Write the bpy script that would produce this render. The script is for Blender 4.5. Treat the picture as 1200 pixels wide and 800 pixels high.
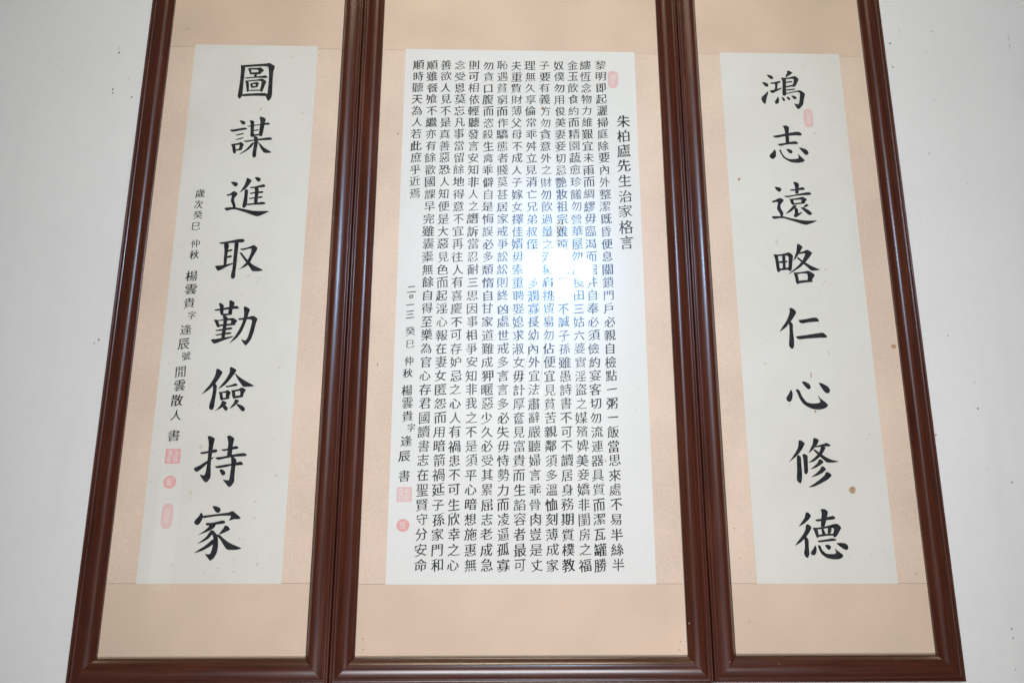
import bpy, math, random
from mathutils import Matrix, Vector
from mathutils.geometry import tessellate_polygon

scene = bpy.context.scene
for o in list(bpy.data.objects):
    bpy.data.objects.remove(o)
col = scene.collection

# ------------------------------------------------------------------ camera
CAM_Y = -1.8044
cam_data = bpy.data.cameras.new('camera')
cam_data.sensor_width = 36.0
cam_data.lens = 36.0 * 850 / 1200
cam_data.clip_start = 0.01
cam_data.clip_end = 100
cam = bpy.data.objects.new('camera', cam_data)
col.objects.link(cam)
PITCH, YAW, ROLL = (math.radians(a) for a in (12.889, 1.272, 0.051))
fwd = Vector((math.sin(YAW) * math.cos(PITCH), math.cos(YAW) * math.cos(PITCH), math.sin(PITCH)))
rgt = Vector((math.cos(YAW), -math.sin(YAW), 0))
up = rgt.cross(fwd)
r2 = rgt * math.cos(ROLL) + up * math.sin(ROLL)
u2 = -rgt * math.sin(ROLL) + up * math.cos(ROLL)
cam.matrix_world = Matrix(((r2.x, u2.x, -fwd.x, 0), (r2.y, u2.y, -fwd.y, CAM_Y),
                           (r2.z, u2.z, -fwd.z, 0), (0, 0, 0, 1)))
scene.camera = cam

# ------------------------------------------------------------------ light
world = bpy.data.worlds.new('World')
scene.world = world
world.use_nodes = True
bg = world.node_tree.nodes['Background']
bg.inputs['Color'].default_value = (0.93, 0.96, 1.0, 1)
bg.inputs['Strength'].default_value = 0.04


def soft_area(name, loc, target, sx, sy, power, color, soft):
    """An area lamp behind the photographer, a window or an added helper, whose brightness falls off to its edges."""
    ld = bpy.data.lights.new(name, 'AREA')
    ld.shape = 'RECTANGLE'
    ld.size, ld.size_y = sx, sy
    ld.energy = power
    ld.color = color
    lo = bpy.data.objects.new(name, ld)
    col.objects.link(lo)
    lo.location = loc
    d = Vector(target) - Vector(loc)
    lo.rotation_euler = d.to_track_quat('-Z', 'Y').to_euler()
    if soft:
        ld.use_nodes = True
        nt = ld.node_tree
        em = next(n for n in nt.nodes if n.type == 'EMISSION')
        geo = nt.nodes.new('ShaderNodeNewGeometry')
        sep = nt.nodes.new('ShaderNodeSeparateXYZ')
        nt.links.new(geo.outputs['Parametric'], sep.inputs[0])
        prod = None
        for k, width in ((0, soft[0]), (1, soft[1])):
            a = nt.nodes.new('ShaderNodeMath'); a.operation = 'PINGPONG'; a.inputs[1].default_value = 0.5
            nt.links.new(sep.outputs[k], a.inputs[0])
            m = nt.nodes.new('ShaderNodeMapRange'); m.interpolation_type = 'SMOOTHSTEP'
            m.inputs['From Min'].default_value = 0.0
            m.inputs['From Max'].default_value = width
            nt.links.new(a.outputs[0], m.inputs['Value'])
            if prod is None:
                prod = m.outputs[0]
            else:
                p = nt.nodes.new('ShaderNodeMath'); p.operation = 'MULTIPLY'
                nt.links.new(prod, p.inputs[0]); nt.links.new(m.outputs[0], p.inputs[1])
                prod = p.outputs[0]
        nt.links.new(prod, em.inputs['Strength'])
    return lo


# the tall bright opening straight behind the photographer (it shows as the pale stripe on every moulding)
soft_area('window_light', (0.2, -4.4, 1.75), (0.06, -0.5, 1.1), 2.3, 4.4, 70, (1.0, 0.985, 0.97), (0.3, 0.36))
# unseen fill lamps added low and high, cool and warm, to brighten the middle
fl = soft_area('low_fill_light', (0.1, -2.9, -2.1), (0.1, 0, 0.55), 2.0, 1.0, 21.5, (0.93, 0.935, 1.0), None)
fl.data.spread = math.radians(66)
ce = soft_area('high_fill_light', (0.15, -2.3, 4.5), (0.15, 0, 0.35), 2.0, 1.0, 16, (1.0, 0.84, 0.58), None)
ce.data.spread = math.radians(60)

# blue lamp added behind the fitting so the glass mirrors a soft halo
gl = soft_area('added_halo_light', (0.356, -3.0, 1.60), (0.07, 0, 0.62), 1.25, 1.75, 6.5, (0.10, 0.43, 1.0), (0.5, 0.5))
gl.data.spread = math.radians(46)
# narrow lamp added off to one side, faintly mirrored low on the left-hand glass
soft_area('side_band_light', (-2.70, -4.4, -0.19), (-2.70, 0, -0.19), 0.18, 0.93, 0.38, (0.95, 0.98, 1.0), None)

scene.view_settings.view_transform = 'Standard'
scene.view_settings.look = 'None'
scene.view_settings.exposure = 0.05
scene.view_settings.gamma = 1.0
scene.view_settings.use_curve_mapping = False
scene.cycles.max_bounces = 8
scene.cycles.transparent_max_bounces = 12
scene.cycles.caustics_reflective = False
scene.cycles.use_denoising = True
scene.cycles.sample_clamp_indirect = 0.0


# ------------------------------------------------------------------ materials
def new_mat(name):
    m = bpy.data.materials.new(name)
    m.use_nodes = True
    nt = m.node_tree
    return m, nt, nt.nodes['Principled BSDF']


def node(nt, kind, **kw):
    n = nt.nodes.new(kind)
    for k, v in kw.items():
        if k in ('operation', 'blend_type', 'data_type', 'interpolation_type', 'noise_dimensions', 'feature',
                 'wave_type', 'bands_direction', 'distance'):
            setattr(n, k, v)
        else:
            n.inputs[k].default_value = v
    return n


def coords(nt, scale, kind='Object'):
    tc = nt.nodes.new('ShaderNodeTexCoord')
    mp = nt.nodes.new('ShaderNodeMapping')
    mp.inputs['Scale'].default_value = scale
    nt.links.new(tc.outputs[kind], mp.inputs['Vector'])
    return mp.outputs[0]


def ramp(nt, src, stops):
    r = nt.nodes.new('ShaderNodeValToRGB')
    el = r.color_ramp.elements
    while len(el) < len(stops):
        el.new(0.5)
    for e, (p, c) in zip(el, stops):
        e.position = p
        e.color = (c, c, c, 1) if isinstance(c, float) else (*c, 1)
    nt.links.new(src, r.inputs[0])
    return r.outputs[0]


def mix(nt, fac, a, b, blend='MIX'):
    m = nt.nodes.new('ShaderNodeMix')
    m.data_type = 'RGBA'
    m.blend_type = blend
    for sock, v in ((m.inputs[0], fac), (m.inputs[6], a), (m.inputs[7], b)):
        if isinstance(v, bpy.types.NodeSocket):
            nt.links.new(v, sock)
        elif isinstance(v, tuple):
            sock.default_value = (*v, 1)
        else:
            sock.default_value = v
    return m.outputs[2]


def bump(nt, bsdf, height, strength, dist):
    b = nt.nodes.new('ShaderNodeBump')
    b.inputs['Strength'].default_value = strength
    b.inputs['Distance'].default_value = dist
    nt.links.new(height, b.inputs['Height'])
    nt.links.new(b.outputs[0], bsdf.inputs['Normal'])


def flat_mat(name, color, rough=0.8, vary=0.0, scale=300):
    m, nt, b = new_mat(name)
    b.inputs['Roughness'].default_value = rough
    b.inputs['Specular IOR Level'].default_value = 0.25
    n = node(nt, 'ShaderNodeTexNoise', Scale=scale, Detail=3.0)
    nt.links.new(coords(nt, (1, 1, 1)), n.inputs['Vector'])
    lo = tuple(c * (1 - vary) for c in color)
    hi = tuple(min(1, c * (1 + vary)) for c in color)
    nt.links.new(mix(nt, ramp(nt, n.outputs[0], [(0.3, 0.0), (0.7, 1.0)]), lo, hi), b.inputs['Base Color'])
    return m


def wall_mat():
    m, nt, b = new_mat('white_plaster')
    v = coords(nt, (1, 1, 1))
    big = node(nt, 'ShaderNodeTexNoise', Scale=1.3, Detail=4.0, Roughness=0.55)
    fine = node(nt, 'ShaderNodeTexNoise', Scale=38.0, Detail=6.0, Roughness=0.6)
    drip = node(nt, 'ShaderNodeTexNoise', Scale=2.0, Detail=3.0)
    for n in (big, fine):
        nt.links.new(v, n.inputs['Vector'])
    nt.links.new(coords(nt, (4.5, 1, 0.5)), drip.inputs['Vector'])
    c = mix(nt, ramp(nt, big.outputs[0], [(0.35, 0.0), (0.68, 1.0)]), (0.645, 0.63, 0.60), (0.69, 0.672, 0.64))
    c = mix(nt, ramp(nt, drip.outputs[0], [(0.55, 0.0), (0.78, 0.5)]), c, (0.61, 0.60, 0.57))
    c = mix(nt, ramp(nt, fine.outputs[0], [(0.45, 0.0), (0.75, 0.22)]), c, (0.59, 0.58, 0.56))
    nt.links.new(c, b.inputs['Base Color'])
    b.inputs['Roughness'].default_value = 0.75
    b.inputs['Specular IOR Level'].default_value = 0.2
    bump(nt, b, fine.outputs[0], 0.22, 0.003)
    return m


def wood_mat():
    m, nt, b = new_mat('red_brown_lacquered_wood')
    v = coords(nt, (5, 160, 1), 'UV')
    g = node(nt, 'ShaderNodeTexNoise', Scale=1.0, Detail=5.0, Roughness=0.6, Distortion=0.4)
    nt.links.new(v, g.inputs['Vector'])
    v2 = coords(nt, (2.2, 14, 1), 'UV')
    g2 = node(nt, 'ShaderNodeTexNoise', Scale=1.0, Detail=3.0)
    nt.links.new(v2, g2.inputs['Vector'])
    c = mix(nt, ramp(nt, g.outputs[0], [(0.3, 0.0), (0.7, 1.0)]), (0.036, 0.0080, 0.0035), (0.080, 0.0192, 0.0083))
    c = mix(nt, ramp(nt, g2.outputs[0], [(0.55, 0.0), (0.8, 0.6)]), c, (0.12, 0.033, 0.0125))
    nt.links.new(c, b.inputs['Base Color'])
    r = ramp(nt, g.outputs[0], [(0.2, 0.30), (0.8, 0.40)])
    nt.links.new(r, b.inputs['Roughness'])
    b.inputs['Specular IOR Level'].default_value = 0.2
    b.inputs['Coat Weight'].default_value = 1.0
    nt.links.new(ramp(nt, g2.outputs[0], [(0.3, 0.20), (0.7, 0.30)]), b.inputs['Coat Roughness'])
    bump(nt, b, g.outputs[0], 0.07, 0.0005)
    return m


def silk_mat(name, base, brocade):
    m, nt, b = new_mat(name)
    v = coords(nt, (1, 1, 1))
    big = node(nt, 'ShaderNodeTexNoise', Scale=4.0, Detail=4.0)
    nt.links.new(v, big.inputs['Vector'])
    w1 = node(nt, 'ShaderNodeTexWave', wave_type='BANDS', bands_direction='X', Scale=170.0, Distortion=1.0, Detail=1.0)
    w2 = node(nt, 'ShaderNodeTexWave', wave_type='BANDS', bands_direction='Z', Scale=150.0, Distortion=1.0, Detail=1.0)
    for w in (w1, w2):
        nt.links.new(v, w.inputs['Vector'])
    weave = mix(nt, 0.5, w1.outputs[0], w2.outputs[0])
    c = mix(nt, ramp(nt, big.outputs[0], [(0.35, 0.0), (0.7, 1.0)]),
            tuple(x * 0.91 for x in base), tuple(min(1, x * 1.06) for x in base))
    c = mix(nt, 0.07, c, weave, 'MULTIPLY')
    if brocade:
        # curling damask figure: distorted rings round scattered centres
        nz = node(nt, 'ShaderNodeTexNoise', Scale=55.0, Detail=2.0)
        nt.links.new(v, nz.inputs['Vector'])
        vm = nt.nodes.new('ShaderNodeVectorMath'); vm.operation = 'MULTIPLY_ADD'
        vm.inputs[1].default_value = (0.022, 0.022, 0.022)
        nt.links.new(nz.outputs['Color'], vm.inputs[0])
        nt.links.new(v, vm.inputs[2])
        vo = node(nt, 'ShaderNodeTexVoronoi', Scale=30.0, feature='F1')
        nt.links.new(vm.outputs[0], vo.inputs['Vector'])
        sn = nt.nodes.new('ShaderNodeMath'); sn.operation = 'MULTIPLY'; sn.inputs[1].default_value = 26.0
        nt.links.new(vo.outputs['Distance'], sn.inputs[0])
        si = nt.nodes.new('ShaderNodeMath'); si.operation = 'SINE'
        nt.links.new(sn.outputs[0], si.inputs[0])
        fig = ramp(nt, si.outputs[0], [(0.35, 0.0), (0.75, 1.0)])
        f2 = nt.nodes.new('ShaderNodeMath'); f2.operation = 'MULTIPLY'; f2.inputs[1].default_value = BROCADE
        nt.links.new(fig, f2.inputs[0])
        c = mix(nt, f2.outputs[0], c, tuple(min(1, x * 1.22) for x in base))
        bump(nt, b, fig, 0.15, 0.0006)
    else:
        bump(nt, b, weave, 0.1, 0.0003)
    # age freckles
    fx = node(nt, 'ShaderNodeTexVoronoi', Scale=34.0, feature='F1')
    nt.links.new(v, fx.inputs['Vector'])
    c = mix(nt, ramp(nt, fx.outputs['Distance'], [(0.03, 0.12), (0.075, 0.0)]), c, tuple(x * 0.6 for x in base))
    nt.links.new(c, b.inputs['Base Color'])
    b.inputs['Roughness'].default_value = 0.6
    b.inputs['Sheen Weight'].default_value = 0.12
    b.inputs['Specular IOR Level'].default_value = 0.25
    return m


def paper_mat(name, base, tone, spots):
    m, nt, b = new_mat(name)
    v = coords(nt, (1, 1, 1))
    big = node(nt, 'ShaderNodeTexNoise', Scale=3.0, Detail=5.0, Roughness=0.6)
    fib = node(nt, 'ShaderNodeTexNoise', Scale=1.0, Detail=4.0)
    nt.links.new(v, big.inputs['Vector'])
    nt.links.new(coords(nt, (420, 1, 60)), fib.inputs['Vector'])
    c = mix(nt, ramp(nt, big.outputs[0], [(0.38, 0.0), (0.72, 1.0)]), base, tone)
    c = mix(nt, ramp(nt, fib.outputs[0], [(0.5, 0.0), (0.8, 0.10)]), c, tuple(x * 0.8 for x in base))
    # foxing freckles, clustered
    fx = node(nt, 'ShaderNodeTexVoronoi', Scale=52.0, feature='F1')
    nt.links.new(v, fx.inputs['Vector'])
    cl = node(nt, 'ShaderNodeTexNoise', Scale=9.0, Detail=2.0)
    nt.links.new(v, cl.inputs['Vector'])
    a = ramp(nt, fx.outputs['Distance'], [(0.05, 1.0), (0.13, 0.0)])
    k = ramp(nt, cl.outputs[0], [(0.5, 0.0), (0.7, 1.0)])
    mm = nt.nodes.new('ShaderNodeMath'); mm.operation = 'MULTIPLY'
    nt.links.new(a, mm.inputs[0]); nt.links.new(k, mm.inputs[1])
    m2 = nt.nodes.new('ShaderNodeMath'); m2.operation = 'MULTIPLY'; m2.inputs[1].default_value = spots
    nt.links.new(mm.outputs[0], m2.inputs[0])
    c = mix(nt, m2.outputs[0], c, (0.50, 0.36, 0.20))
    nt.links.new(c, b.inputs['Base Color'])
    b.inputs['Roughness'].default_value = 0.85
    b.inputs['Specular IOR Level'].default_value = 0.15
    bump(nt, b, big.outputs[0], 0.25, 0.012)
    return m


def glass_mat():
    m = bpy.data.materials.new('picture_glass')
    m.use_nodes = True
    nt = m.node_tree
    nt.nodes.remove(nt.nodes['Principled BSDF'])
    out = nt.nodes['Material Output']
    tr = nt.nodes.new('ShaderNodeBsdfTransparent')
    tr.inputs[0].default_value = (0.985, 0.99, 0.985, 1)
    sharp = nt.nodes.new('ShaderNodeBsdfGlossy'); sharp.inputs['Roughness'].default_value = GLASS_SHARP
    hazy = nt.nodes.new('ShaderNodeBsdfGlossy'); hazy.inputs['Roughness'].default_value = GLASS_HAZY
    mg = nt.nodes.new('ShaderNodeMixShader'); mg.inputs[0].default_value = GLASS_HAZE_SHARE
    nt.links.new(sharp.outputs[0], mg.inputs[1]); nt.links.new(hazy.outputs[0], mg.inputs[2])
    fr0 = nt.nodes.new('ShaderNodeFresnel'); fr0.inputs['IOR'].default_value = GLASS_IOR
    # the pane's inner side lets everything through: both surfaces' reflection is counted once, on entry
    gb = nt.nodes.new('ShaderNodeNewGeometry')
    fr = nt.nodes.new('ShaderNodeMath'); fr.operation = 'MULTIPLY'
    inv = nt.nodes.new('ShaderNodeMath'); inv.operation = 'SUBTRACT'; inv.inputs[0].default_value = 1.0
    nt.links.new(gb.outputs['Backfacing'], inv.inputs[1])
    nt.links.new(fr0.outputs[0], fr.inputs[0]); nt.links.new(inv.outputs[0], fr.inputs[1])
    ms = nt.nodes.new('ShaderNodeMixShader')
    nt.links.new(fr.outputs[0], ms.inputs[0])
    nt.links.new(tr.outputs[0], ms.inputs[1]); nt.links.new(mg.outputs[0], ms.inputs[2])
    nt.links.new(ms.outputs[0], out.inputs['Surface'])
    return m


def lamp_mat(strength, color):
    m = bpy.data.materials.new('glowing_lamp_glass')
    m.use_nodes = True
    nt = m.node_tree
    nt.nodes.remove(nt.nodes['Principled BSDF'])
    em = nt.nodes.new('ShaderNodeEmission')
    em.inputs['Color'].default_value = (*color, 1)
    em.inputs['Strength'].default_value = strength
    nt.links.new(em.outputs[0], nt.nodes['Material Output'].inputs['Surface'])
    return m


BROCADE = 0.17
GLASS_SHARP, GLASS_HAZY, GLASS_HAZE_SHARE, GLASS_IOR = 0.025, 0.27, 0.26, 1.62
WALL = wall_mat()
SPECK = flat_mat('dark_wall_speck', (0.05, 0.045, 0.04), 0.9, 0.3)
SMUDGE = flat_mat('brown_wall_smudge', (0.36, 0.33, 0.26), 0.9, 0.2)
WOOD = wood_mat()
CHIP = flat_mat('bare_wood_chip', (0.55, 0.47, 0.4), 0.8, 0.1)
SILK_END = silk_mat('plain_tan_silk', (0.73, 0.53, 0.397), False)
SILK_SIDE = silk_mat('pink_brocade_silk', (0.75, 0.555, 0.43), True)
BACKING = flat_mat('backing_card', (0.45, 0.34, 0.26), 0.9, 0.05)
PAPER_AGED = paper_mat('aged_rice_paper', (0.685, 0.635, 0.565), (0.735, 0.695, 0.635), 0.75)
PAPER = paper_mat('rice_paper', (0.73, 0.695, 0.65), (0.755, 0.72, 0.68), 0.35)
FOX_DARK = flat_mat('brown_foxing', (0.44, 0.27, 0.155), 0.9, 0.25)
FOX_PALE = flat_mat('pale_foxing', (0.635, 0.555, 0.44), 0.9, 0.1)
INK = flat_mat('black_ink', (0.016, 0.016, 0.018), 0.62, 0.75, 75)
SEAL = flat_mat('faded_red_seal_paste', (0.73, 0.36, 0.33), 0.85, 0.16, 500)
SEAL_PALE = flat_mat('pale_seal_paste', (0.72, 0.47, 0.43), 0.85, 0.12, 500)
SEAL_CUT = flat_mat('paper_showing_in_seal', (0.74, 0.68, 0.65), 0.85, 0.06, 500)
GLASS = glass_mat()
METAL = flat_mat('dark_lamp_metal', (0.05, 0.045, 0.04), 0.4, 0.2)
LAMP = lamp_mat(105.0, (0.52, 0.75, 1.0))
LAMP_DIM = lamp_mat(9.0, (0.9, 0.95, 1.0))


# ------------------------------------------------------------------ mesh helpers
class MB:
    def __init__(self):
        self.v, self.f, self.mi, self.uv = [], [], [], []

    def face(self, pts, mat=0, uv=None):
        i = len(self.v)
        self.v.extend(pts)
        self.f.append(tuple(range(i, i + len(pts))))
        self.mi.append(mat)
        self.uv.append(uv)

    def box(self, x0, x1, y0, y1, z0, z1, mat=0):
        i = len(self.v)
        self.v.extend([(x0, y0, z0), (x1, y0, z0), (x1, y1, z0), (x0, y1, z0),
                       (x0, y0, z1), (x1, y0, z1), (x1, y1, z1), (x0, y1, z1)])
        for q in ((0, 1, 5, 4), (1, 2, 6, 5), (2, 3, 7, 6), (3, 0, 4, 7), (4, 5, 6, 7), (3, 2, 1, 0)):
            self.f.append(tuple(i + k for k in q)); self.mi.append(mat); self.uv.append(None)

    def poly(self, pts, y, mat=0, holes=()):
        """flat outline in the x-z plane at depth y, facing -y"""
        loops = [[Vector((x, z, 0)) for x, z in pts]] + [[Vector((x, z, 0)) for x, z in h] for h in holes]
        allp = [p for l in loops for p in l]
        i = len(self.v)
        self.v.extend([(p.x, y, p.y) for p in allp])
        for t in tessellate_polygon(loops):
            a, b, c = (allp[k] for k in t)
            if (b - a).cross(c - a).z < 0:
                t = (t[0], t[2], t[1])
            self.f.append(tuple(i + k for k in t)); self.mi.append(mat); self.uv.append(None)

    def lathe(self, c, prof, seg=24, mat=0, tilt=0.0):
        ct, st = math.cos(tilt), math.sin(tilt)
        i = len(self.v)
        for r, h in prof:
            for k in range(seg):
                a = 2 * math.pi * k / seg
                x, y = r * math.cos(a), r * math.sin(a)
                self.v.append((c[0] + x * ct - h * st, c[1] + y, c[2] + x * st + h * ct))
        for j in range(len(prof) - 1):
            for k in range(seg):
                k2 = (k + 1) % seg
                self.f.append((i + j * seg + k, i + j * seg + k2, i + (j + 1) * seg + k2, i + (j + 1) * seg + k))
                self.mi.append(mat); self.uv.append(None)

    def build(self, name, mats, parent=None, smooth=False, angle=None):
        me = bpy.data.meshes.new(name)
        me.from_pydata(self.v, [], self.f)
        for m in (mats if isinstance(mats, (list, tuple)) else [mats]):
            me.materials.append(m)
        for p, k in zip(me.polygons, self.mi):
            p.material_index = k
        if any(u is not None for u in self.uv):
            lay = me.uv_layers.new(name='UVMap')
            for p, u in zip(me.polygons, self.uv):
                if u:
                    for li, w in zip(p.loop_indices, u):
                        lay.data[li].uv = w
        if smooth:
            me.shade_smooth()
            if angle:
                me.set_sharp_from_angle(angle=angle)
        me.update()
        o = bpy.data.objects.new(name, me)
        col.objects.link(o)
        if parent:
            o.parent = parent
        return o


def thing(name, label, cat, loc, group=None):
    o = bpy.data.objects.new(name, None)
    o.empty_display_size = 0.1
    col.objects.link(o)
    o.location = loc
    o['label'] = label
    o['category'] = cat
    if group:
        o['group'] = group
    return o


def blob(rng, x, z, rx, rz, n=9, rough=0.25):
    ph = rng.random() * 6.28
    return [(x + rx * (1 + rough * (rng.random() - .5) * 2) * math.cos(ph + 6.2832 * k / n),
             z + rz * (1 + rough * (rng.random() - .5) * 2) * math.sin(ph + 6.2832 * k / n)) for k in range(n)]


def soften(pts, q=0.2):
    out = []
    n = len(pts)
    for i in range(n):
        a, b = pts[i], pts[(i + 1) % n]
        out.append((a[0] + (b[0] - a[0]) * q, a[1] + (b[1] - a[1]) * q))
        out.append((b[0] + (a[0] - b[0]) * q, b[1] + (a[1] - b[1]) * q))
    return out


# ------------------------------------------------------------------ written characters
_glyphs = {}
_cu = bpy.data.curves.new('glyph_source', 'FONT')
_cu.resolution_u = 3
_to = bpy.data.objects.new('glyph_source', _cu)
col.objects.link(_to)


def _loops(ch):
    _cu.body = ch
    dg = bpy.context.evaluated_depsgraph_get()
    dg.update()
    c = _to.evaluated_get(dg).to_curve(dg)
    loops = []
    for s in c.splines:
        bp = s.bezier_points
        pts = []
        n = len(bp)
        for i in range(n):
            a, b = bp[i], bp[(i + 1) % n]
            p0, p1, p2, p3 = a.co, a.handle_right, b.handle_left, b.co
            pts.append((p0.x, p0.y))
            d = (p3 - p0)
            L = d.length
            if L < 1e-6:
                continue
            dev = max(abs(d.x * (q - p0).y - d.y * (q - p0).x) / L for q in (p1, p2))
            if dev > 0.004:
                for t in (0.25, 0.5, 0.75) if L > 0.08 else (0.5,):
                    w = p0 * (1 - t) ** 3 + p1 * 3 * t * (1 - t) ** 2 + p2 * 3 * t * t * (1 - t) + p3 * t ** 3
                    pts.append((w.x, w.y))
        clean = []
        for p in pts:
            if not clean or math.hypot(p[0] - clean[-1][0], p[1] - clean[-1][1]) > 0.002:
                clean.append(p)
        if len(clean) > 2 and math.hypot(clean[0][0] - clean[-1][0], clean[0][1] - clean[-1][1]) < 0.002:
            clean.pop()
        if len(clean) > 2:
            loops.append(clean)
    return loops


def _area(l):
    return 0.5 * sum(l[i][0] * l[(i + 1) % len(l)][1] - l[(i + 1) % len(l)][0] * l[i][1] for i in range(len(l)))


def _brush_ends(l, sgn, k):
    """turn the blunt ends of each stroke into brush ends: slanted entries, pressed stops, pointed sweeps"""
    n = len(l)
    V = [Vector(p) for p in l]
    out = []
    skip = set()
    for i in range(n):
        if i in skip:
            continue
        a, b = V[i], V[(i + 1) % n]
        p, q = V[i - 1], V[(i + 2) % n]
        e = b - a
        d1, d2 = a - p, q - b
        L = e.length
        if 0.035 < L < 0.115 and d1.length > L * 0.9 and d2.length > L * 0.9 and i + 1 < n:
            u1, u2, ue = d1.normalized(), d2.normalized(), e.normalized()
            t1 = (u1.x * ue.y - u1.y * ue.x) * sgn
            t2 = (ue.x * u2.y - ue.y * u2.x) * sgn
            if u1.dot(u2) < -0.8 and t1 > 0.6 and t2 > 0.6:
                d = (u1 - u2).normalized()
                mid = (a + b) / 2
                A, B = a.copy(), b.copy()
                extra = []
                if d.x > 0.88:
                    hi, lo = (A, B) if A.y > B.y else (B, A)
                    hi += Vector((-0.028, 0.022)); lo += Vector((-0.012, -0.012))
                    extra = [mid + Vector((0.016, -0.004))]
                elif d.x < -0.88:
                    hi, lo = (A, B) if A.y > B.y else (B, A)
                    hi += Vector((-0.018, 0.008)); lo += Vector((0.03, -0.008))
                elif d.y > 0.88:
                    lf, rt = (A, B) if A.x < B.x else (B, A)
                    lf += Vector((-0.03, 0.012)); rt += Vector((0.014, -0.03))
                elif d.y < -0.88:
                    lf, rt = (A, B) if A.x < B.x else (B, A)
                    lf += Vector((-0.004, 0.022)); rt += Vector((-0.004, 0.012))
                    extra = [mid + Vector((0.0, -0.014))]
                elif d.x < 0 and d.y < 0:
                    A -= d * 0.07; B -= d * 0.07
                    extra = [mid + d * 0.028]
                elif d.x > 0 and d.y < 0:
                    lo = A if A.y < B.y else B
                    w = Vector((d.y, -d.x))
                    lo += w * 0.022 - d * 0.035
                    extra = [mid + d * 0.03 + Vector((0.02, 0.006))]
                A, B = a + (A - a) * k, b + (B - b) * k
                extra = [mid + (q_ - mid) * k for q_ in extra]
                out += [A] + extra + [B]
                skip.add(i + 1)
                continue
        out.append(a)
    return [(v.x, v.y) for v in out]


def _contrast(l, sgn, kx, ky):
    n = len(l)
    res = []
    for i in range(n):
        a, b, c = Vector(l[i - 1]), Vector(l[i]), Vector(l[(i + 1) % n])
        u, w = (b - a), (c - b)
        if u.length < 1e-6 or w.length < 1e-6:
            res.append(l[i]); continue
        n1 = Vector((u.y, -u.x)).normalized() * sgn
        n2 = Vector((w.y, -w.x)).normalized() * sgn
        m = n1 + n2
        if m.length < 0.3:
            res.append(l[i]); continue
        m = m / max(0.5, m.length_squared / 2)
        res.append((b.x + m.x * kx, b.y - m.y * ky))
    return res


def glyph(ch):
    """(points, triangles) of a brush-written regular-script character, centred, em = 1"""
    if ch in _glyphs:
        return _glyphs[ch]
    if ch == '〇':
        loops = [[(0.5 + 0.17 * math.cos(k * .3491), 0.38 + 0.16 * math.sin(k * .3491)) for k in range(18)],
                 [(0.5 + 0.11 * math.cos(-k * .3491), 0.38 + 0.10 * math.sin(-k * .3491)) for k in range(18)]]
        tries = (1.0,)
    else:
        raw = _loops(ch)
        sgn = 1 if _area(max(raw, key=lambda l: abs(_area(l)))) > 0 else -1
        tries = (1.25, 1.0, 0.75, 0.5, 0.3, 0.0)
    for k in tries:
        if ch != '〇':
            loops = [_contrast(_brush_ends(l, sgn, k), sgn, INK_X * k, INK_Y * min(1.0, k + 0.1)) for l in raw]
        # horizontals rise to the right, as a brush writes them
        sl = [[(x * 0.96 - 0.48, y + 0.10 * (x - 0.5) - 0.38) for x, y in l] for l in loops]
        want = abs(sum(_area(l) for l in sl))
        res = _fill(sl)
        got = stray = 0.0
        for f in res[1]:
            p = [res[0][i] for i in f]
            ar = abs(_area(p))
            got += ar
            cx, cy = sum(q[0] for q in p) / len(p), sum(q[1] for q in p) / len(p)
            if sum(_inside(cx, cy, l) for l in sl) % 2 == 0:
                stray += ar
        if abs(got - want) < 0.02 * want and stray < 0.01 * want:
            break
    else:
        pass
    _glyphs[ch] = res
    return res


def _inside(x, y, l):
    c = False
    for i in range(len(l)):
        (x0, y0), (x1, y1) = l[i - 1], l[i]
        if (y0 > y) != (y1 > y) and x < (x1 - x0) * (y - y0) / (y1 - y0) + x0:
            c = not c
    return c


def _fill(loops):
    cu = bpy.data.curves.new('glyph_fill', 'CURVE')
    cu.dimensions = '2D'
    cu.fill_mode = 'FRONT'
    for l in loops:
        s = cu.splines.new('POLY')
        s.points.add(len(l) - 1)
        for sp, (x, y) in zip(s.points, l):
            sp.co = (x, y, 0, 1)
        s.use_cyclic_u = True
    ob = bpy.data.objects.new('glyph_fill', cu)
    col.objects.link(ob)
    dg = bpy.context.evaluated_depsgraph_get()
    dg.update()
    ev = ob.evaluated_get(dg)
    me = ev.to_mesh()
    # the fill gives front (and sometimes doubled) faces: keep one copy of each
    seen, faces = set(), []
    for p in me.polygons:
        t = tuple(p.vertices)
        key = tuple(sorted(t))
        if key not in seen:
            seen.add(key); faces.append(t)
    res = ([(v.co.x, v.co.y) for v in me.vertices], faces)
    ev.to_mesh_clear()
    bpy.data.objects.remove(ob)
    bpy.data.curves.remove(cu)
    return res


INK_X, INK_Y = 0.0, 0.010
NIB = ((0.0, 0.0), (-0.018, -0.005), (0.018, 0.005))     # the brush tip's width, laid over the skeleton of each stroke


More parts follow.
